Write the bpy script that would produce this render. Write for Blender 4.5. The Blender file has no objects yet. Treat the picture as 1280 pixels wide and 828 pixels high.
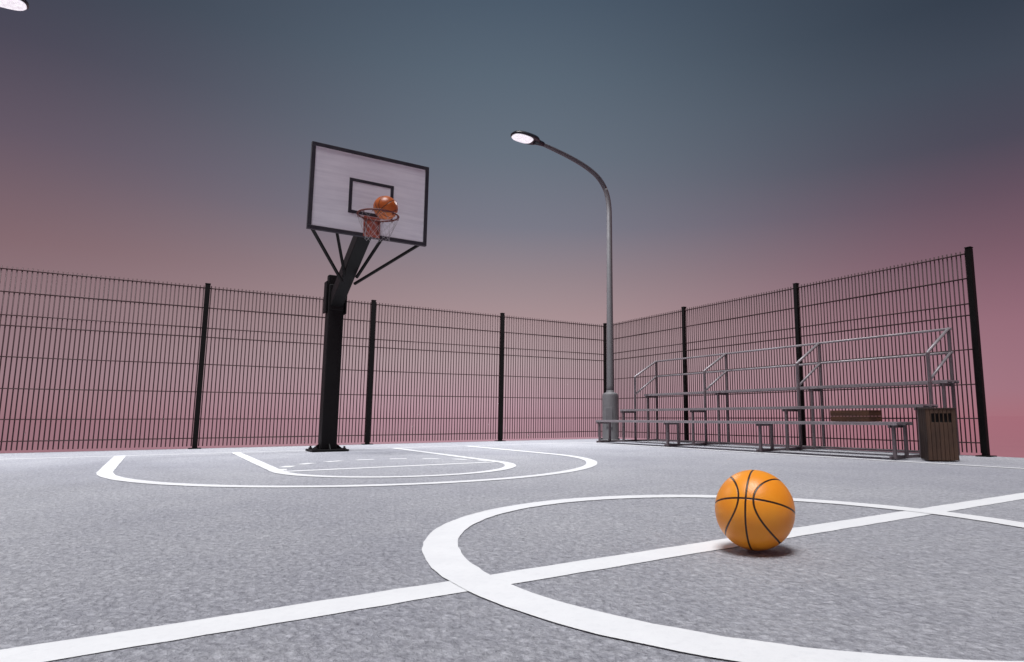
import bpy, bmesh, math, random
from mathutils import Vector, Matrix
random.seed(7)
S = bpy.context.scene
C = S.collection
PI = math.pi

# ---------------------------------------------------------------- helpers
def lin(c):
    return tuple((v/255/12.92 if v/255 <= .04045 else ((v/255+.055)/1.055)**2.4) for v in c)

class MB:
    def __init__(s): s.v = []; s.f = []; s.sm = []
    def add(s, vs, fs, smooth=False):
        o = len(s.v); s.v += [tuple(v) for v in vs]
        for f in fs: s.f.append(tuple(i+o for i in f)); s.sm.append(smooth)
        return s
    def box(s, c, d, R=None):
        x, y, z = (k/2 for k in d); c = Vector(c)
        vs = [Vector((a*x, b*y, e*z)) for a in (-1, 1) for b in (-1, 1) for e in (-1, 1)]
        if R is not None: vs = [R @ v for v in vs]
        return s.add([c+v for v in vs], [(0,1,3,2),(4,6,7,5),(0,4,5,1),(2,3,7,6),(0,2,6,4),(1,5,7,3)])
    def beam(s, a, b, w, h, up=(0,0,1)):
        a, b = Vector(a), Vector(b); d = (b-a); L = d.length; d.normalize()
        u = Vector(up); sd = d.cross(u)
        if sd.length < 1e-4: sd = d.cross(Vector((0,1,0)))
        sd.normalize(); u = sd.cross(d)
        R = Matrix((sd, d, u)).transposed()
        return s.box((a+b)/2, (w, L, h), R)
    def tube(s, pts, rad, n=10, smooth=True, closed=False, caps=True):
        pts = [Vector(p) for p in pts]; m = len(pts)
        if not hasattr(rad, '__len__'): rad = [rad]*m
        vs = []; ref = None
        for i, p in enumerate(pts):
            if closed: t = pts[(i+1) % m]-pts[i-1]
            else: t = pts[min(i+1, m-1)]-pts[max(i-1, 0)]
            t.normalize()
            if ref is None:
                ref = t.cross(Vector((0,0,1)))
                if ref.length < 1e-3: ref = t.cross(Vector((0,1,0)))
                ref.normalize()
            else:
                ref = ref - t*ref.dot(t); ref.normalize()
            w = t.cross(ref)
            for k in range(n):
                a = 2*PI*k/n
                vs.append(p + (ref*math.cos(a)+w*math.sin(a))*rad[i])
        fs = []
        for i in range(m if closed else m-1):
            j = (i+1) % m
            for k in range(n):
                fs.append((i*n+k, i*n+(k+1) % n, j*n+(k+1) % n, j*n+k))
        s.add(vs, fs, smooth)
        if caps and not closed:
            o = len(s.v)-len(vs)
            s.f.append(tuple(o+k for k in reversed(range(n)))); s.sm.append(False)
            s.f.append(tuple(o+(m-1)*n+k for k in range(n))); s.sm.append(False)
        return s
    def lathe(s, prof, c=(0,0,0), n=32, smooth=True):
        vs = []; m = len(prof)
        for r, z in prof:
            for k in range(n):
                a = 2*PI*k/n; vs.append((c[0]+r*math.cos(a), c[1]+r*math.sin(a), c[2]+z))
        fs = [(i*n+k, i*n+(k+1) % n, (i+1)*n+(k+1) % n, (i+1)*n+k) for i in range(m-1) for k in range(n)]
        s.add(vs, fs, smooth)
        o = len(s.v)-len(vs)
        s.f.append(tuple(o+k for k in reversed(range(n)))); s.sm.append(False)
        s.f.append(tuple(o+(m-1)*n+k for k in range(n))); s.sm.append(False)
        return s
    def strip(s, left, right, z, closed=False):
        n = len(left); vs = [(p[0], p[1], z) for p in left]+[(p[0], p[1], z) for p in right]
        fs = [(i, n+i, n+(i+1) % n, (i+1) % n) for i in range(n if closed else n-1)]
        return s.add(vs, fs)
    def build(s, name, mat, parent=None, bevel=0, seg=2, autosmooth=False):
        me = bpy.data.meshes.new(name); me.from_pydata(s.v, [], s.f); me.update()
        for p, q in zip(me.polygons, s.sm): p.use_smooth = q
        bm = bmesh.new(); bm.from_mesh(me); bmesh.ops.recalc_face_normals(bm, faces=bm.faces)
        bm.to_mesh(me); bm.free()
        me.materials.append(mat)
        o = bpy.data.objects.new(name, me); C.objects.link(o)
        if parent is not None: o.parent = parent
        if bevel:
            b = o.modifiers.new('edge', 'BEVEL'); b.width = bevel; b.segments = seg
            b.limit_method = 'ANGLE'; b.angle_limit = math.radians(40)
        return o

def tag(o, label=None, cat=None, group=None, kind=None):
    if label: o['label'] = label
    if cat: o['category'] = cat
    if group: o['group'] = group
    if kind: o['kind'] = kind
    return o

def empty(name, loc=(0,0,0), rz=0):
    o = bpy.data.objects.new(name, None); C.objects.link(o)
    o.location = loc; o.rotation_euler = (0,0,rz); o.empty_display_size = .1
    return o

def copy_tree(o, parent=None):
    c = o.copy(); C.objects.link(c); c.parent = parent
    for ch in list(o.children): copy_tree(ch, c)
    return c

# ---------------------------------------------------------------- materials
def new_mat(name):
    m = bpy.data.materials.new(name); m.use_nodes = True
    nt = m.node_tree; b = nt.nodes['Principled BSDF']
    return m, nt, b
def N(nt, t, **kw):
    n = nt.nodes.new(t)
    for k, v in kw.items():
        if k.startswith('_'): setattr(n, k[1:], v)
        else: n.inputs[k.replace('__', ' ')].default_value = v
    return n
def math_n(nt, op, a=None, b=None, clamp=False):
    n = nt.nodes.new('ShaderNodeMath'); n.operation = op; n.use_clamp = clamp
    for i, v in enumerate((a, b)):
        if v is None: continue
        if isinstance(v, (int, float)): n.inputs[i].default_value = v
        else: nt.links.new(v, n.inputs[i])
    return n.outputs[0]
def ramp(nt, fac, stops, interp='LINEAR'):
    r = nt.nodes.new('ShaderNodeValToRGB'); e = r.color_ramp.elements; r.color_ramp.interpolation = interp
    while len(e) > 1: e.remove(e[-1])
    e[0].position = stops[0][0]; e[0].color = (*stops[0][1], 1)
    for p, c in stops[1:]:
        x = e.new(p); x.color = (*c, 1)
    nt.links.new(fac, r.inputs[0]); return r.outputs[0]
def mixc(nt, fac, a, b, blend='MIX'):
    m = nt.nodes.new('ShaderNodeMix'); m.data_type = 'RGBA'; m.blend_type = blend
    for i, v in ((0, fac), (6, a), (7, b)):
        if isinstance(v, (int, float)): m.inputs[i].default_value = v
        elif isinstance(v, tuple): m.inputs[i].default_value = (*v, 1)
        else: nt.links.new(v, m.inputs[i])
    return m.outputs[2]
def objco(nt):
    return nt.nodes.new('ShaderNodeTexCoord').outputs['Object']

def worn(name, base, dark, rough=.5, metal=0., scale=8., amt=.6, bump=.0, stretch=None, spec=.5):
    m, nt, b = new_mat(name)
    co = objco(nt)
    if stretch:
        mp = nt.nodes.new('ShaderNodeMapping'); mp.inputs['Scale'].default_value = stretch
        nt.links.new(co, mp.inputs[0]); co = mp.outputs[0]
    n = N(nt, 'ShaderNodeTexNoise', Scale=scale, Detail=6., Roughness=.65); nt.links.new(co, n.inputs['Vector'])
    f = ramp(nt, n.outputs[0], [(.35, (0,0,0)), (.7, (1,1,1))])
    g = math_n(nt, 'MULTIPLY', f, amt)
    nt.links.new(mixc(nt, g, base, dark), b.inputs['Base Color'])
    b.inputs['Roughness'].default_value = rough; b.inputs['Metallic'].default_value = metal; b.inputs['Specular IOR Level'].default_value = spec
    rr = math_n(nt, 'ADD', math_n(nt, 'MULTIPLY', f, .18), rough-.08); nt.links.new(rr, b.inputs['Roughness'])
    if bump:
        n2 = N(nt, 'ShaderNodeTexNoise', Scale=scale*9, Detail=3.); nt.links.new(co, n2.inputs['Vector'])
        bp = N(nt, 'ShaderNodeBump', Strength=.5, Distance=bump); nt.links.new(n2.outputs[0], bp.inputs['Height'])
        nt.links.new(bp.outputs[0], b.inputs['Normal'])
    return m

M = {}
M['fence'] = worn('fence_steel', (.052,.028,.030), (.085,.050,.053), .6, 0, 3, spec=.2)
M['post'] = worn('post_steel', (.004,.0035,.0035), (.009,.007,.007), .6, 0, 4, spec=.15)
M['black'] = worn('black_paint', (.003,.0025,.003), (.010,.008,.009), .6, 0, 5, bump=.0006, spec=.2)
M['frame'] = worn('board_frame', (.008,.007,.016), (.03,.026,.035), .55, 0, 9)
M['lamp'] = worn('galvanised', (.155,.15,.155), (.10,.095,.10), .55, .1, 5)
M['lamparm'] = worn('dark_galvanised', (.085,.083,.092), (.06,.06,.07), .5, 0, 7)
M['lamphead'] = worn('lamp_housing', (.010,.012,.018), (.02,.022,.03), .4, 0, 6)
M['alu'] = worn('bleacher_metal', (.36,.33,.345), (.18,.15,.165), .45, .3, 6)
M['alud'] = worn('bleacher_posts', (.17,.14,.15), (.08,.06,.07), .5, .3, 6)
M['rim'] = worn('rim_paint', (.13,.018,.010), (.05,.012,.012), .5, 0, 20)
M['bracket'] = worn('bracket_paint', (.30,.055,.032), (.15,.04,.035), .55, 0, 14)
M['net'] = worn('net_cord', (.42,.40,.42), (.22,.2,.22), .8, 0, 30)
M['rubber'] = worn('dark_slot', (.006,.004,.004), (.01,.008,.008), .8)
M['bolt'] = worn('bolt_steel', (.05,.045,.05), (.02,.02,.02), .45, .6, 30)

# asphalt
m, nt, b = new_mat('asphalt'); co = objco(nt)
mp = nt.nodes.new('ShaderNodeMapping'); mp.inputs['Rotation'].default_value = (0, 0, .6); mp.inputs['Scale'].default_value = (1, .72, 1)
nt.links.new(co, mp.inputs[0]); cs = mp.outputs[0]
def noise(scale, det=4., r=.6, src=None, dist=0.):
    n = N(nt, 'ShaderNodeTexNoise', Scale=scale, Detail=det, Roughness=r, Distortion=dist); nt.links.new(src or cs, n.inputs['Vector']); return n.outputs[0]
big = noise(.35, 3); mid = noise(4., 5); gr = noise(44., 5, .72, dist=.5); fine = noise(190., 3, .7)
vor = N(nt, 'ShaderNodeTexVoronoi', Scale=62., Randomness=1.); nt.links.new(cs, vor.inputs['Vector'])
g2_ = noise(85., 4, .75, dist=.8)
c1 = ramp(nt, gr, [(.36, (.105,.105,.122)), (.46, (.235,.235,.252)), (.55, (.325,.325,.34)), (.65, (.50,.50,.51))])
c2 = mixc(nt, .5, c1, ramp(nt, g2_, [(.36, (.13,.13,.147)), (.5, (.295,.295,.31)), (.65, (.49,.49,.50))]))
c3 = mixc(nt, .3, c2, ramp(nt, mid, [(.3, (.25,.25,.275)), (.7, (.36,.357,.365))]))
c4 = mixc(nt, 1., c3, ramp(nt, big, [(.35, (1.55,1.55,1.63)), (.65, (1.98,1.98,1.99))]), 'MULTIPLY')
nt.links.new(c4, b.inputs['Base Color']); b.inputs['Roughness'].default_value = .8
b.inputs['Specular IOR Level'].default_value = .3
h = math_n(nt, 'ADD', gr, math_n(nt, 'ADD', math_n(nt, 'MULTIPLY', g2_, .6), math_n(nt, 'MULTIPLY', vor.outputs[0], -.35)))
bp = N(nt, 'ShaderNodeBump', Strength=1., Distance=.022); nt.links.new(h, bp.inputs['Height']); nt.links.new(bp.outputs[0], b.inputs['Normal'])
M['asphalt'] = m

# line paint
m, nt, b = new_mat('line_paint'); cs = objco(nt)
gr = noise(46., 5, .7); fi = noise(150., 4, .7); md = noise(7., 4)
c = mixc(nt, .5, ramp(nt, gr, [(.28, (.74,.74,.75)), (.5, (.84,.84,.845))]), ramp(nt, md, [(.3, (.72,.72,.735)), (.7, (.83,.83,.835))]))
nt.links.new(c, b.inputs['Base Color']); b.inputs['Roughness'].default_value = .6
bp = N(nt, 'ShaderNodeBump', Strength=.35, Distance=.004); nt.links.new(gr, bp.inputs['Height']); nt.links.new(bp.outputs[0], b.inputs['Normal'])
M['paint'] = m

# backboard panel: off-white with faint horizontal brushing
m, nt, b = new_mat('backboard_panel'); co = objco(nt)
mp = nt.nodes.new('ShaderNodeMapping'); mp.inputs['Scale'].default_value = (.7, 1, 9); nt.links.new(co, mp.inputs[0]); cs = mp.outputs[0]
a = noise(2.4, 6, .6); d = noise(2., 4, .6, co)
c = mixc(nt, .5, ramp(nt, a, [(.3, (.50,.49,.56)), (.55, (.68,.67,.73)), (.7, (.73,.72,.77))]), ramp(nt, d, [(.3, (.56,.55,.62)), (.7, (.72,.71,.76))]))
nt.links.new(c, b.inputs['Base Color']); b.inputs['Roughness'].default_value = .5
M['board'] = m

# wood (bin and crate)
def wood(name, c0, c1, axis_scale, plank=None):
    m, nt, b = new_mat(name); co = objco(nt)
    mp = nt.nodes.new('ShaderNodeMapping'); mp.inputs['Scale'].default_value = axis_scale; nt.links.new(co, mp.inputs[0])
    n = N(nt, 'ShaderNodeTexNoise', Scale=3., Detail=7., Roughness=.7, Distortion=.6); nt.links.new(mp.outputs[0], n.inputs['Vector'])
    n2 = N(nt, 'ShaderNodeTexNoise', Scale=5., Detail=3.); nt.links.new(co, n2.inputs['Vector'])
    k = mixc(nt, .4, ramp(nt, n.outputs[0], [(.3, c0), (.72, c1)]), ramp(nt, n2.outputs[0], [(.3, c0), (.7, c1)]))
    nt.links.new(k, b.inputs['Base Color']); b.inputs['Roughness'].default_value = .7
    bp = N(nt, 'ShaderNodeBump', Strength=.5, Distance=.003); nt.links.new(n.outputs[0], bp.inputs['Height']); nt.links.new(bp.outputs[0], b.inputs['Normal'])
    return m
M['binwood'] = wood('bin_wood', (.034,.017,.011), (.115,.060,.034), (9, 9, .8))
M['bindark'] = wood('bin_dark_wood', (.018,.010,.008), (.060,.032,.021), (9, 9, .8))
M['crate'] = wood('crate_wood', (.030,.011,.005), (.105,.038,.011), (9, .8, 9))

# basketball
def ball_mat(name, col, col2, seamw, pebble):
    m, nt, b = new_mat(name); co = objco(nt)
    nrm = nt.nodes.new('ShaderNodeVectorMath'); nrm.operation = 'NORMALIZE'; nt.links.new(co, nrm.inputs[0])
    sx = nt.nodes.new('ShaderNodeSeparateXYZ'); nt.links.new(nrm.outputs[0], sx.inputs[0]); x, y, z = sx.outputs
    ax = math_n(nt, 'ABSOLUTE', x); az = math_n(nt, 'ABSOLUTE', z)
    q = math_n(nt, 'ADD', math_n(nt, 'MULTIPLY', math_n(nt, 'MULTIPLY', z, z), .82), .185)
    cv = math_n(nt, 'ABSOLUTE', math_n(nt, 'SUBTRACT', q, ax))
    cv = math_n(nt, 'DIVIDE', cv, math_n(nt, 'SQRT', math_n(nt, 'ADD', math_n(nt, 'MULTIPLY', math_n(nt, 'MULTIPLY', z, z), 2.2), 1.)))
    dmin = math_n(nt, 'MINIMUM', math_n(nt, 'MINIMUM', ax, az), cv)
    mask = nt.nodes.new('ShaderNodeMapRange'); mask.interpolation_type = 'SMOOTHSTEP'
    mask.inputs['From Min'].default_value = seamw*.6; mask.inputs['From Max'].default_value = seamw*1.35
    nt.links.new(dmin, mask.inputs['Value'])
    n = N(nt, 'ShaderNodeTexNoise', Scale=9., Detail=4.); nt.links.new(co, n.inputs['Vector'])
    base = mixc(nt, ramp(nt, n.outputs[0], [(.35, (0,0,0)), (.7, (1,1,1))]), col, col2)
    nt.links.new(mixc(nt, mask.outputs[0], (.018,.006,.005), base), b.inputs['Base Color'])
    v = N(nt, 'ShaderNodeTexVoronoi', Scale=pebble); nt.links.new(co, v.inputs['Vector'])
    h = math_n(nt, 'ADD', math_n(nt, 'MULTIPLY', mask.outputs[0], 1.), math_n(nt, 'MULTIPLY', v.outputs[0], -.3))
    bp = N(nt, 'ShaderNodeBump', Strength=.6, Distance=.0022); nt.links.new(h, bp.inputs['Height']); nt.links.new(bp.outputs[0], b.inputs['Normal'])
    b.inputs['Roughness'].default_value = .36; b.inputs['Specular IOR Level'].default_value = .5
    return m
M['ball'] = ball_mat('basketball_leather', (.93,.345,.022), (.88,.275,.014), .024, 300.)
M['ball2'] = ball_mat('worn_basketball_leather', (.56,.135,.014), (.30,.055,.010), .03, 300.)
m, nt, b = new_mat('lit_lens')
b.inputs['Base Color'].default_value = (.8,.8,.82,1); b.inputs['Emission Color'].default_value = (.93,.93,1,1)
b.inputs['Roughness'].default_value = .3
co = objco(nt); v = N(nt, 'ShaderNodeTexVoronoi', Scale=22.); nt.links.new(co, v.inputs['Vector'])
nt.links.new(ramp(nt, v.outputs[0], [(0., (.82,.82,.82)), (.9, (.5,.5,.5))]), b.inputs['Emission Strength'])
M['lens'] = m

# ---------------------------------------------------------------- sky colour as a function of direction
def sky_group():
    g = bpy.data.node_groups.new('dusk_colour', 'ShaderNodeTree')
    g.interface.new_socket('Direction', in_out='INPUT', socket_type='NodeSocketVector')
    g.interface.new_socket('Color', in_out='OUTPUT', socket_type='NodeSocketColor')
    gi = g.nodes.new('NodeGroupInput'); go = g.nodes.new('NodeGroupOutput')
    nv = g.nodes.new('ShaderNodeVectorMath'); nv.operation = 'NORMALIZE'; g.links.new(gi.outputs[0], nv.inputs[0])
    sp = g.nodes.new('ShaderNodeSeparateXYZ'); g.links.new(nv.outputs[0], sp.inputs[0])
    az = math_n(g, 'ARCTAN2', sp.outputs[0], sp.outputs[1])          # from +Y towards +X
    d = math_n(g, 'SUBTRACT', az, math.radians(27))
    el = math_n(g, 'ARCSINE', sp.outputs[2])
    e = math_n(g, 'ADD', math_n(g, 'DIVIDE', math_n(g, 'MULTIPLY', el, 180/PI), 100.), .10)   # -10..90 deg -> 0..1
    D = lambda deg: deg/100+.10
    cen = ramp(g, e, [(D(-9), lin((168,108,120))), (D(-2), lin((184,140,152))), (D(1), lin((190,154,166))), (D(5), lin((182,158,162))), (D(9), lin((166,141,143))), (D(12.5), lin((148,131,136))),
                      (D(17), lin((120,119,131))), (D(23), lin((102,111,123))), (D(29.5), lin((88,101,114))), (D(35.5), lin((73,87,102))), (D(60), lin((40,50,66)))])
    rt = ramp(g, e, [(D(-9), lin((168,88,95))), (D(-2), lin((170,106,116))), (D(2), lin((158,110,124))), (D(7), lin((148,103,116))), (D(13), lin((119,86,98))),
                     (D(17), lin((98,76,89))), (D(21), lin((74,69,82))), (D(26), lin((63,69,81))), (D(31), lin((50,58,70))), (D(60), lin((30,38,50)))])
    lf = ramp(g, e, [(D(-9), lin((146,92,105))), (D(-2), lin((154,108,118))), (D(3), lin((150,118,127))), (D(8), lin((142,113,118))), (D(12), lin((128,99,104))),
                     (D(19), lin((97,82,94))), (D(25), lin((72,67,80))), (D(30), lin((56,60,72))), (D(60), lin((34,40,52)))])
    def fac(sign, w):
        mr = g.nodes.new('ShaderNodeMapRange'); mr.interpolation_type = 'SMOOTHSTEP'
        mr.inputs['From Min'].default_value = 0; mr.inputs['From Max'].default_value = math.radians(w)
        g.links.new(math_n(g, 'MULTIPLY', d, sign), mr.inputs['Value']); return mr.outputs[0]
    a = mixc(g, fac(1, 44), cen, rt); a = mixc(g, fac(-1, 42), a, lf)
    g.links.new(a, go.inputs[0]); return g
SKY = sky_group()

W = bpy.data.worlds.new('World'); S.world = W; W.use_nodes = True; wn = W.node_tree
bg = wn.nodes['Background']; tc = wn.nodes.new('ShaderNodeTexCoord')
gn = wn.nodes.new('ShaderNodeGroup'); gn.node_tree = SKY; wn.links.new(tc.outputs['Generated'], gn.inputs[0])
SUN = Vector((-.20, -.14, .97)).normalized()
st = wn.nodes.new('ShaderNodeTexSky'); st.sky_type = 'NISHITA'; st.sun_disc = False
st.sun_elevation = math.asin(SUN.z); st.sun_rotation = math.atan2(SUN.x, SUN.y)
wn.links.new(mixc(wn, .004, gn.outputs[0], st.outputs[0]), bg.inputs['Color']); bg.inputs['Strength'].default_value = 1.

# red ground outside the court, distance haze painted in as sky-coloured emission
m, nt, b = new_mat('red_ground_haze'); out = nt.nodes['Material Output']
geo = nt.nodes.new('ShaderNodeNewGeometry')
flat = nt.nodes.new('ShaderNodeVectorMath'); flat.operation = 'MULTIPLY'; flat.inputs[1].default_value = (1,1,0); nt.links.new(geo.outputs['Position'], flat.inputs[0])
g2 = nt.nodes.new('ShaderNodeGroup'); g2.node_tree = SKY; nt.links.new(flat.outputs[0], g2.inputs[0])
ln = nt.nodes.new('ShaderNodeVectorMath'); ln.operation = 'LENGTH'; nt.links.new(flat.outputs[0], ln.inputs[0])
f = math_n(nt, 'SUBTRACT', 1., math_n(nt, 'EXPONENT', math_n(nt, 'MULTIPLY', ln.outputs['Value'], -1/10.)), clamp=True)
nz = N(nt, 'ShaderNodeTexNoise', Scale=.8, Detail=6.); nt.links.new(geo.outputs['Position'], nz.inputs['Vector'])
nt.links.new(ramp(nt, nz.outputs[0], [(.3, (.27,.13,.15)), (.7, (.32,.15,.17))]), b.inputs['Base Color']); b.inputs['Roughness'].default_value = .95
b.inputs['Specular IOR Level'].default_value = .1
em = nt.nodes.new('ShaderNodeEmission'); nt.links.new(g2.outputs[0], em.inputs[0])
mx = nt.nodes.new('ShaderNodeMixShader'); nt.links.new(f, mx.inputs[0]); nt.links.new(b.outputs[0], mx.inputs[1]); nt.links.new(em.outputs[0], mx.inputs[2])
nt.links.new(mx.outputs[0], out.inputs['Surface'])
M['outer'] = m

# ---------------------------------------------------------------- setting
CX, CY, PW, FH = 7.46, 10.44, 2.333, 2.28       # fence corner, panel width, height
mb = MB(); n = 48
vs = [(0,0,-.12)]; rings = (6, 20, 60, 200, 800, 3000)
for r in rings:
    for k in range(n): vs.append((r*math.cos(2*PI*k/n), r*math.sin(2*PI*k/n), -.12))
fs = [(0, 1+k, 1+(k+1) % n) for k in range(n)]
for i in range(len(rings)-1):
    for k in range(n):
        a = 1+i*n; c_ = 1+(i+1)*n; fs.append((a+k, c_+k, c_+(k+1) % n, a+(k+1) % n))
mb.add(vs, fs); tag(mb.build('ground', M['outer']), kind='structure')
# court slab
x0, x1, y0, y1 = CX-5*PW-.12, CX+.10, -9., CY+.10
tag(MB().box(((x0+x1)/2, (y0+y1)/2, -.07), (x1-x0, y1-y0, .14)).build('court', M['asphalt'], bevel=.01), kind='structure')

def wob(i): return random.uniform(-.0028, .0028)
def arc_pts(c, r, a0, a1, n, rb=None, tilt=0.):
    rb = rb or r; ct, st = math.cos(tilt), math.sin(tilt); o = []
    for i in range(n+1):
        a = a0+(a1-a0)*i/n; u, v = r*math.cos(a), rb*math.sin(a); o.append((c[0]+u*ct-v*st, c[1]+u*st+v*ct))
    return o
def ribbon(mb, pts, w, z, closed=False):
    L, R_ = [], []; m = len(pts)
    for i, p in enumerate(pts):
        a = pts[(i-1) % m] if (closed or i) else pts[0]; b_ = pts[(i+1) % m] if (closed or i < m-1) else pts[-1]
        dx, dy = b_[0]-a[0], b_[1]-a[1]; l = math.hypot(dx, dy); nx, ny = -dy/l, dx/l
        h1, h2 = w/2+wob(i), w/2+wob(i)
        L.append((p[0]+nx*h1, p[1]+ny*h1)); R_.append((p[0]-nx*h2, p[1]-ny*h2))
    mb.strip(L, R_, z, closed); return mb
def seg(a, b, step=.06):
    n = max(1, int(math.hypot(b[0]-a[0], b[1]-a[1])/step)); return [(a[0]+(b[0]-a[0])*i/n, a[1]+(b[1]-a[1])*i/n) for i in range(n+1)]
KX = 1.80; BY = 9.0; SX = 5.97; LX = -2.37
tag(ribbon(MB(), seg((LX-.04, 1.6), (SX+.035, 1.6)), .122, .002).build('centre_line', M['paint']), kind='structure')
tag(ribbon(MB(), arc_pts((1.836, 1.578), 1.104, 0, 2*PI*143/144, 143, 1.271, math.radians(4.8)), .118, .0035, True).build('centre_circle', M['paint']), kind='structure')
bl = MB(); ribbon(bl, seg((LX-.04, BY), (SX+.035, BY)), .07, .002)
tag(bl.build('baseline', M['paint']), kind='structure')
tag(ribbon(MB(), seg((SX, BY+.035), (SX, -6)), .07, .0035).build('sideline', M['paint']), kind='structure')
tag(ribbon(MB(), seg((LX, BY+.035), (LX, -6)), .07, .0035).build('sideline', M['paint']), kind='structure')
TX = 1.77; tp = seg((TX-2.08, BY), (TX-2.08, 6.55)) + arc_pts((TX, 6.46), 2.08, PI, 2*PI, 70, 2.38) + seg((TX+2.08, 6.55), (TX+2.08, BY))
tag(ribbon(MB(), tp, .105, .0035).build('three_point_line', M['paint']), kind='structure')
kp = seg((KX-.97, BY), (KX-.97, 5.78)) + arc_pts((KX, 5.70), .97, PI, 2*PI, 40, 1.09) + seg((KX+.97, 5.78), (KX+.97, BY))
tag(ribbon(MB(), kp, .10, .0035).build('key_line', M['paint']), kind='structure')
tag(ribbon(MB(), seg((KX-.97, 5.66), (KX+.97, 5.66)), .095, .002).build('free_throw_line', M['paint']), kind='structure')
dm = MB()
for k in range(9):
    a0 = PI*(k+.28)/9; a1 = PI*(k+.80)/9
    ribbon(dm, arc_pts((KX, 5.68), .94, a0, a1, 4, 1.05), .10, .002)
tag(dm.build('dashed_key_arc', M['paint']), kind='structure')

# ---------------------------------------------------------------- fences
wires_z = (2.265, 1.98, 1.69, 1.56, 1.175, .785, .41, .145)
def panel_mesh(PW):
    mb = MB(); nb = 47
    for k in range(nb):
        x = .045+(PW-.09)*k/(nb-1)+random.uniform(-.0012, .0012)
        lean = random.uniform(-.0015, .0015)
        mb.tube([(x+lean, 0, .035), (x, 0, 1.2), (x-lean, 0, FH+.020+random.uniform(-.003, .003))], .0076, 5, True)
    for z in wires_z:
        for s in (-1, 1):
            mb.tube([(.015, s*.0095, z), (PW/2, s*.0095, z+random.uniform(-.003, .003)), (PW-.015, s*.0095, z)], .0065, 5, True)
    return mb
def make_fence(name, loc, rz, npan, label, first_post, PW=PW):
    t = empty(name, loc, rz); tag(t, label, 'fence')
    p0 = panel_mesh(PW).build('mesh_panel', M['fence'], t)
    mb = MB(); mb.box((0,0,(FH+.035)/2+.004), (.062, .062, FH+.035)); mb.box((0,0,FH+.048), (.070, .070, .012))
    q0 = mb.build('fence_post', M['post'], t, bevel=.004)
    fp = MB().box((0,0,.006), (.15,.15,.012)).build('foot_plate', M['post'], q0)
    for k in range(npan):
        p = p0 if k == 0 else p0.copy()
        if k: C.objects.link(p); p.parent = t
        p.location = (k*PW, 0, 0)
    idx = list(range(first_post, npan+1))
    for j, k in enumerate(idx):
        if j == 0: q = q0
        else: q = copy_tree(q0, t)
        q.location = (k*PW, 0, 0)
    return t
make_fence('mesh_fence', (CX-5*PW, CY, 0), 0, 5, 'dark wire mesh fence running along the baseline behind the basketball hoop', 0)
make_fence('mesh_fence', (CX, CY, 0), -PI/2, 3, 'dark wire mesh fence with thick end post behind the metal bleachers', 1, 2.365)

# ---------------------------------------------------------------- basketball hoop
HX = 1.835
t = empty('basketball_hoop', (HX, 8.72, 0)); tag(t, 'black steel basketball hoop with angled arm and white framed backboard', 'basketball hoop')
def H(x, y, z): return (x-HX, y-8.72, z)
mb = MB(); mb.box((0,0,.92+.012), (.192, .192, 1.82)); mb.box((0,-.01,1.99), (.198,.18,.34))
mb.build('pole', M['black'], t, bevel=.012)
mb = MB(); mb.box((-.035, .065, 2.06), (.115, .10, .50)); mb.build('pole_extension', M['black'], t, bevel=.012)
mb = MB(); mb.box((-.116, .03, 2.0), (.022, .15, .42)); side2 = MB(); side2.box((.114, -.02, 1.98), (.022, .19, .40)); side2.build('side_plate', M['black'], t, bevel=.004)
mb.build('side_plate', M['black'], t, bevel=.004)
pl = MB(); pl.box((0,0,.016), (.44, .44, .024)); 
bpz = pl.build('base_plate', M['black'], t, bevel=.004)
for sx in (-1, 1):
    for sy in (-1, 1):
        MB().lathe([(.024,.028),(.024,.046),(.012,.046),(.012,.066)], (sx*.17, sy*.17, 0), 6, False).build('bolt', M['bolt'], bpz)
for sx, sy in ((-1,0),(1,0),(0,-1),(0,1)):
    g_ = MB(); a = Vector((sx*.10, sy*.10, .028)); b_ = Vector((sx*.19, sy*.19, .028)); c_ = Vector((sx*.10, sy*.10, .10)); w = Vector((abs(sy), abs(sx), 0))*.006
    g_.add([a-w,b_-w,c_-w,a+w,b_+w,c_+w], [(0,1,2),(3,5,4),(0,3,4,1),(1,4,5,2),(2,5,3,0)]); g_.build('gusset', M['black'], bpz)
# arm
mb = MB(); A0 = Vector(H(HX, 8.70, 1.93)); A1 = Vector(H(HX, 7.34, 2.60)); 
mb.beam(A0, A1, .155, .175)
mb.build('arm', M['black'], t, bevel=.012)
MB().box(H(HX, 7.31, 2.66), (.26, .035, .30)).build('arm_plate', M['black'], t, bevel=.004)
BYb = 7.22; bx0, bx1, bz0, bz1 = 1.185, 2.515, 2.462, 3.452
for (x, z, ax, ay, az) in ((bx0+.05, 2.50, -.075, 8.06, 2.10), (bx1-.05, 2.50, .075, 8.06, 2.08), (1.42, 2.86, -.07, 7.95, 2.16), (2.20, 2.86, .07, 7.95, 2.14)):
    mb = MB(); mb.beam(H(HX+ax, ay, az), H(x, BYb+.035, z), .030, .030); mb.build('brace', M['black'], t, bevel=.004)
bd = MB().box(H((bx0+bx1)/2, BYb, (bz0+bz1)/2), (bx1-bx0-.06, .026, bz1-bz0-.06)).build('backboard', M['board'], t)
fw = .042; fr = MB()
for z in (bz0+fw/2, bz1-fw/2): fr.box(H((bx0+bx1)/2, BYb, z), (bx1-bx0, .05, fw))
for x in (bx0+fw/2, bx1-fw/2): fr.box(H(x, BYb, (bz0+bz1)/2), (fw, .05, bz1-bz0-2*fw))
fr.build('board_frame', M['frame'], bd, bevel=.004)
ix0, ix1, iz0, iz1 = 1.60, 2.10, 2.715, 3.125; ty = BYb-.015; sq = MB(); sw = .036
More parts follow.
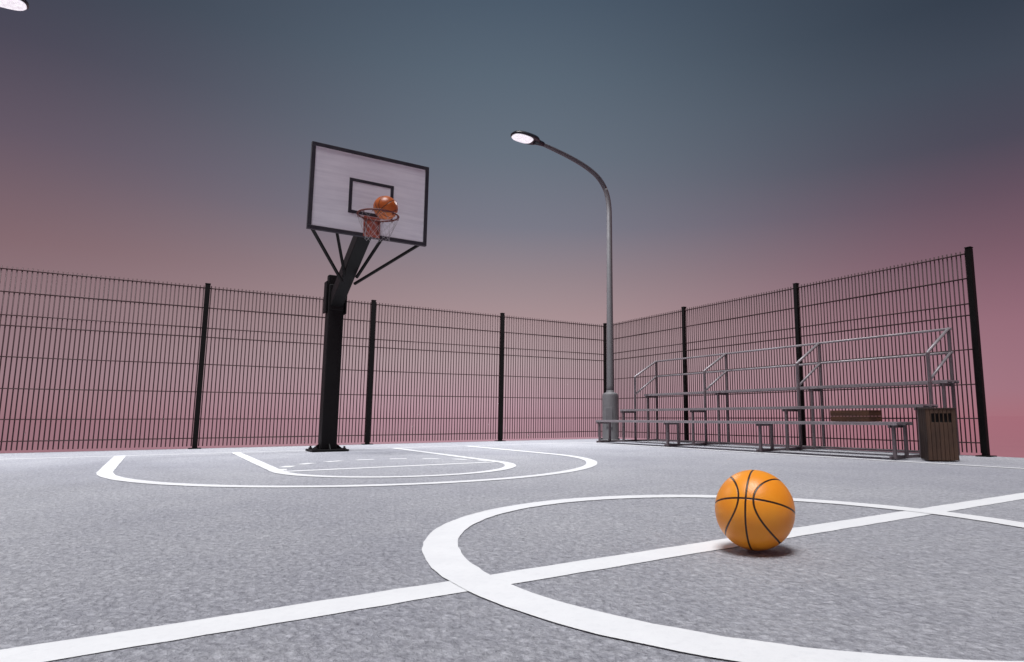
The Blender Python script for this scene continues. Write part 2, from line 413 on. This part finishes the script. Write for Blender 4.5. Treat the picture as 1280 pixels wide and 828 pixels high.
for z in (iz0+sw/2, iz1-sw/2): sq.box(H((ix0+ix1)/2, ty, z), (ix1-ix0, .004, sw))
for x in (ix0+sw/2, ix1-sw/2): sq.box(H(x, ty, (iz0+iz1)/2), (sw, .004, iz1-iz0-2*sw))
sq.build('target_square', M['frame'], bd)
RZ = 2.64; RC = (1.85, 6.89); RR = .215
br = MB(); br.box(H(1.865, BYb-.028, 2.585), (.185, .022, .235)); 
br.build('rim_bracket', M['bracket'], t, bevel=.004)
rm = MB(); rm.tube([H(RC[0]+RR*math.cos(2*PI*k/40), RC[1]+RR*math.sin(2*PI*k/40), RZ) for k in range(40)], .0105, 8, True, True)
rim = rm.build('rim', M['rim'], t)
for xa, xb in ((1.79, 1.765), (1.93, 1.935)):
    rs = MB(); rs.beam(H(xa, BYb-.036, RZ), H(xb, RC[1]+.195, RZ), .014, .02)
    rs.tube([H(xa, BYb-.036, RZ-.13), H((xa*3+xb)/4, RC[1]+.27, RZ-.05), H(xb+(.02 if xb < 1.85 else -.02), RC[1]+.205, RZ-.008)], .007, 6)
    rs.build('rim_support', M['rim'], t)
# net: crossing cords
nt_ = MB(); NS = 12; lv = [(RR, RZ-.012), (RR*.93, RZ-.07), (RR*.80, RZ-.14), (RR*.68, RZ-.20), (RR*.60, RZ-.25), (RR*.60, RZ-.28)]
def NP(k, i):
    r, z = lv[i]; a = 2*PI*(k+(.5 if i % 2 else 0))/NS; return Vector(H(RC[0]+r*math.cos(a), RC[1]+r*math.sin(a), z))
for i in range(len(lv)-1):
    for k in range(NS):
        nt_.tube([NP(k, i), NP(k if i % 2 == 0 else k+1, i+1)], .0015, 5); nt_.tube([NP(k, i), NP(k-1 if i % 2 == 0 else k, i+1)], .0015, 5)
nt_.build('net', M['net'], t)
for k in range(NS):
    a = 2*PI*k/NS; c_ = Vector(H(RC[0]+RR*math.cos(a), RC[1]+RR*math.sin(a), RZ-.012))
    MB().tube([c_+Vector((math.cos(a)*.010*math.cos(u), math.sin(a)*.010*math.cos(u), .012*math.sin(u))) for u in [2*PI*j/8 for j in range(8)]], .003, 5, True, True).build('net_hook', M['rim'], rim)

# ---------------------------------------------------------------- basketballs
F = Vector((math.sin(.599118)*math.cos(.134917), math.cos(.599118)*math.cos(.134917), math.sin(.134917)))
Rt = Vector((math.cos(.599118), -math.sin(.599118), 0)); U = Rt.cross(F)
def ball(loc, D, mat, yv, xv, label):
    mb = MB(); prof = [(max(1e-5, math.sin(PI*i/64))*D/2, -math.cos(PI*i/64)*D/2) for i in range(65)]
    mb.lathe(prof, n=96)
    o = mb.build('basketball', mat)
    Fv = (loc-Vector((0,0,.434))).normalized(); Rv = Fv.cross(Vector((0,0,1))).normalized(); Uv = Rv.cross(Fv)
    Y = (Rv*yv[0]+Uv*yv[1]+Fv*yv[2]).normalized(); X = (Rv*xv[0]+Uv*xv[1]+Fv*xv[2]); X = (X-Y*X.dot(Y)).normalized(); Z = X.cross(Y)
    o.matrix_world = Matrix.Translation(loc) @ Matrix((X, Y, Z)).transposed().to_4x4()
    tag(o, label, 'basketball'); return o
ball(Vector((1.640, 1.458, .1315)), .255, M['ball'], (.20,-.26,.94), (1,-.10,0), 'bright orange basketball lying on the centre line of the court')
ball(Vector((1.915, 6.845, 2.725)), .262, M['ball2'], (.5,.3,.8), (.6,.7,-.4), 'darker orange basketball dropping through the rim of the hoop')

# ---------------------------------------------------------------- street lamps
arm_px = [(6.67,4.0),(6.665,4.28),(6.635,4.48),(6.575,4.64),(6.47,4.78),(6.33,4.885),(6.10,4.985),(5.82,5.065),(5.5,5.13),(5.24,5.172),(5.12,5.19)]
def make_lamp():
    t = empty('street_lamp', (6.67, 9.19, 0))
    P = lambda x, z: (x-6.67, 0, z)
    pts = [P(6.67, .84), P(6.67, 1.6), P(6.67, 2.4), P(6.67, 3.2)] + [P(*q) for q in arm_px]
    rad = [.066, .062, .057, .053, .049, .047, .046, .045, .044, .043, .042, .040, .037, .033, .032]
    # smooth by subdividing (Catmull-Rom)
    def cr(p, i, u):
        g = lambda k: Vector(p[max(0, min(len(p)-1, k))])
        a, b_, c_, d_ = g(i-1), g(i), g(i+1), g(i+2)
        return .5*((2*b_)+(c_-a)*u+(2*a-5*b_+4*c_-d_)*u*u+(3*b_-a-3*c_+d_)*u**3)
    pp, rr = [], []
    for i in range(len(pts)-1):
        for s_ in range(4):
            u = s_/4; pp.append(cr(pts, i, u)); rr.append(rad[i]*(1-u)+rad[i+1]*u)
    pp.append(Vector(pts[-1])); rr.append(rad[-1])
    MB().tube(pp[:29], rr[:29], 20).build('pole', M['lamp'], t)
    MB().tube(pp[28:], rr[28:], 20).build('arm', M['lamparm'], t)
    b_ = MB().lathe([(.165,.004),(.165,.03),(.142,.034),(.142,.80),(.136,.84),(.075,.865),(.068,.90)], n=36).build('base', M['lamp'], t, bevel=.004)
    MB().box((-.1, -.104, .42), (.115, .006, .34), Matrix.Rotation(math.radians(-44), 3, 'Z')).build('service_door', M['lamp'], b_, bevel=.003)
    for k in range(4):
        a = PI/4+k*PI/2; MB().lathe([(.016,.03),(.016,.048),(.009,.048),(.009,.06)], (.153*math.cos(a), .153*math.sin(a), 0), 6, False).build('bolt', M['bolt'], b_)
    # head: flattened teardrop housing, underside lens
    def oval(cx, a, b_, n=28, p=2.6):
        o = []
        for k in range(n):
            u = 2*PI*k/n; c_, s_ = math.cos(u), math.sin(u)
            o.append((cx+a*abs(c_)**(2/p)*(1 if c_ > 0 else -1), b_*abs(s_)**(2/p)*(1 if s_ > 0 else -1)))
        return o
    hx = 4.89-6.67; T = Matrix.Rotation(math.radians(3), 3, 'Y')
    def layer(mb, specs):
        vs, fs = [], []
        for (cx, a, b_, z) in specs:
            vs += [T @ Vector((x, y, z)) + Vector((hx, 0, 5.205)) for x, y in oval(cx, a, b_)]
        n = 28; m = len(specs)
        for i in range(m-1):
            for k in range(n): fs.append((i*n+k, i*n+(k+1) % n, (i+1)*n+(k+1) % n, (i+1)*n+k))
        mb.add(vs, fs, True); o = len(mb.v)-len(vs)
        mb.f.append(tuple(o+k for k in range(n))); mb.sm.append(False); mb.f.append(tuple(o+(m-1)*n+k for k in range(n))); mb.sm.append(False)
        return mb
    hd = layer(MB(), [(0,.250,.155,-.028), (0,.262,.165,-.015), (0,.260,.162,.01), (.01,.235,.14,.04), (.03,.17,.08,.062)])
    hd.tube([T @ Vector((.18,0,.0))+Vector((hx,0,5.205)), T @ Vector((.27,0,-.004))+Vector((hx,0,5.205)), T @ Vector((.36,0,-.008))+Vector((hx,0,5.205))], [.062, .05, .040], 16)
    h_ = hd.build('lamp_head', M['lamphead'], t)
    layer(MB(), [(-.055,.175,.135,-.042), (-.055,.190,.148,-.026)]).build('lens', M['lens'], h_)
    return t
l1 = make_lamp(); tag(l1, 'tall grey street lamp with curved arm at the fence corner', 'street lamp', 'lit street lamps over the court')
l2 = copy_tree(l1); tag(l2, 'street lamp of which only the bright lamp head shows at the top left', 'street lamp', 'lit street lamps over the court')
l2.location = (-3.64, 9.33, 0); l2.rotation_euler = (0, 0, PI)
for k, (x, y) in enumerate(((4.84, 9.19), (-1.81, 9.33))):
    ld = bpy.data.lights.new('lamp_light', 'AREA'); ld.shape = 'DISK'; ld.size = .3; ld.energy = 150; ld.color = (.92, .95, 1); ld.spread = math.radians(150)
    lo = bpy.data.objects.new('lamp_light', ld); lo.location = (x, y, 5.13); C.objects.link(lo)

# ---------------------------------------------------------------- bleachers
FY = [3.58+1.71*i for i in range(4)]
t = empty('metal_bleachers', (6.7, 6.1, 0)); tag(t, 'long grey metal bleachers with three plank tiers and sloping handrails', 'bleachers')
def B(x, y, z): return (x-6.7, y-6.1, z)
ya, yb = FY[0]-.06, FY[-1]+.06
for (xa, xb, z, nm) in ((6.06, 6.35, .378, 'seat_plank'), (6.57, 6.88, .56, 'seat_plank'), (7.11, 7.37, .83, 'seat_plank')):
    mb = MB(); w = (xb-xa-.012)/2
    for k in range(2):
        xc = xa+w/2+k*(w+.012); mb.box(B(xc, (ya+yb)/2, z-.008), (w, yb-ya, .016)); 
        mb.box(B(xc-w/2+.006, (ya+yb)/2, z-.024), (.010, yb-ya, .018)); mb.box(B(xc+w/2-.006, (ya+yb)/2, z-.024), (.010, yb-ya, .018))
    mb.build(nm, M['alu'], t)
for y in FY:
    mb = MB()
    for x, h in ((6.10, .345), (6.31, .345), (6.60, .525), (7.14, .795), (7.345, 1.41)): mb.box(B(x, y, h/2+.008), (.032, .032, h-.008))
    for xa, xb, z in ((6.06, 7.37, .024), ): mb.box(B((xa+xb)/2, y+.03, z), (xb-xa, .022, .03))
    for xa, xb, z in ((6.06, 6.35, .334), (6.57, 6.86, .512), (7.11, 7.36, .782)): mb.box(B((xa+xb)/2, y+.029, z), (xb-xa, .020, .03))
    mb.box(B(6.86, y, .565), (.032, .032, 1.115))
    mb.build('support_frame', M['alud'], t, bevel=.003)
    hr = MB()
    hr.tube([B(6.86, y, .80), B(6.86, y, 1.125), B(7.345, y, 1.42)], .018, 10)
    hr.tube([B(6.86, y, .82), B(7.345, y, 1.145)], .016, 10)
    hr.build('handrail', M['alu'], t)
for z in (1.415, 1.145):
    mb = MB(); mb.tube([B(7.345, ya+.03, z), B(7.345, yb-.03, z)], .015, 10); mb.build('back_rail', M['alu'], t)
mb = MB(); mb.tube([B(7.30, ya+.03, .03), B(7.30, yb-.03, .03)], .013, 8); mb.build('ground_rail', M['alud'], t)

# crate on the lowest plank
t = empty('wooden_crate', (6.20, 4.055, .379)); tag(t, 'long low brown wooden crate standing on the lowest bleacher plank', 'crate')
Lc, Wc, Hc = .46, .24, .118
mb = MB(); mb.box((0,0,.008), (Wc-.024, Lc-.024, .012)); 
for k in range(2):
    z = .030+k*.0545
    for s in (-1, 1):
        mb.box((s*(Wc/2-.006), 0, z), (.012, Lc, .052)); mb.box((0, s*(Lc/2-.006), z), (Wc-.024, .012, .052))
mb.build('crate_body', M['crate'], t, bevel=.002)
mb = MB()
for k in range(4): mb.box((-Wc/2+.032+k*.059, 0, Hc-.003), (.055, Lc+.006, .008))
mb.build('lid', M['crate'], t, bevel=.002)

# litter bin
t = empty('litter_bin', (6.375, 3.285, 0), 0); tag(t, 'square dark brown wooden litter bin with slots near the bleachers', 'litter bin')
t.rotation_euler = (0, 0, -math.radians(90-64-0)+math.radians(-22))
BW, BH = .275, .515; s_ = BW/2
mb = MB(); mb.box((0,0,BH/2), (BW-.05, BW-.05, BH-.03)); mb.build('liner', M['rubber'], t)
# local -Y is the slotted front; planks on each side
def side(ang, slots, mat, nm):
    R = Matrix.Rotation(ang, 3, 'Z'); mb = MB(); npk = 7; w = (BW-.012)/npk
    for k in range(npk):
        x = -BW/2+.006+w*(k+.5); j = random.uniform(-.0015, .0015)
        if slots and 1 <= k <= 5:
            lo, hi = .375, .462
            mb.box(R @ Vector((x, -s_+.010+j, (.012+lo)/2)), (w-.003, .018, lo-.012), R)
            mb.box(R @ Vector((x, -s_+.010+j, (hi+BH-.012)/2)), (w-.003, .018, BH-.012-hi), R)
            mb.box(R @ Vector((x-w/2+.006, -s_+.010+j, (lo+hi)/2)), (.009, .016, hi-lo), R)
        else: mb.box(R @ Vector((x, -s_+.010+j, BH/2)), (w-.003, .018, BH-.024), R)
    return mb.build(nm, mat, t, bevel=.002)
side(0, True, M['binwood'], 'front_panel')
for a in (PI/2, PI, -PI/2): side(a, False, M['bindark'], 'side_panel')
mb = MB(); mb.box((0,0,BH-.006), (BW+.008, BW+.008, .014)); mb.build('lid', M['bindark'], t, bevel=.003)

# ---------------------------------------------------------------- light and camera
sd = bpy.data.lights.new('sun', 'SUN'); sd.energy = 3.45; sd.angle = math.radians(24); sd.color = (.985, .985, 1)
so = bpy.data.objects.new('sun', sd); C.objects.link(so); so.rotation_euler = SUN.to_track_quat('Z', 'Y').to_euler(); so.location = SUN*20
cam = bpy.data.cameras.new('camera'); co_ = bpy.data.objects.new('camera', cam); C.objects.link(co_); S.camera = co_
cam.sensor_fit = 'HORIZONTAL'; cam.sensor_width = 36; cam.lens = 789.02/1280*36; cam.shift_x = -99.9/1280; cam.clip_end = 8000; cam.clip_start = .02
R0 = Matrix((Rt, U, -F)).transposed().to_4x4()
co_.matrix_world = Matrix.Translation((0, 0, .434)) @ R0 @ Matrix.Rotation(-.001247, 4, 'Z')
S.view_settings.view_transform = 'Standard'; S.view_settings.look = 'None'; S.view_settings.exposure = 0; S.view_settings.gamma = 1
S.render.engine = 'CYCLES'; S.cycles.max_bounces = 5; S.cycles.sample_clamp_indirect = 3
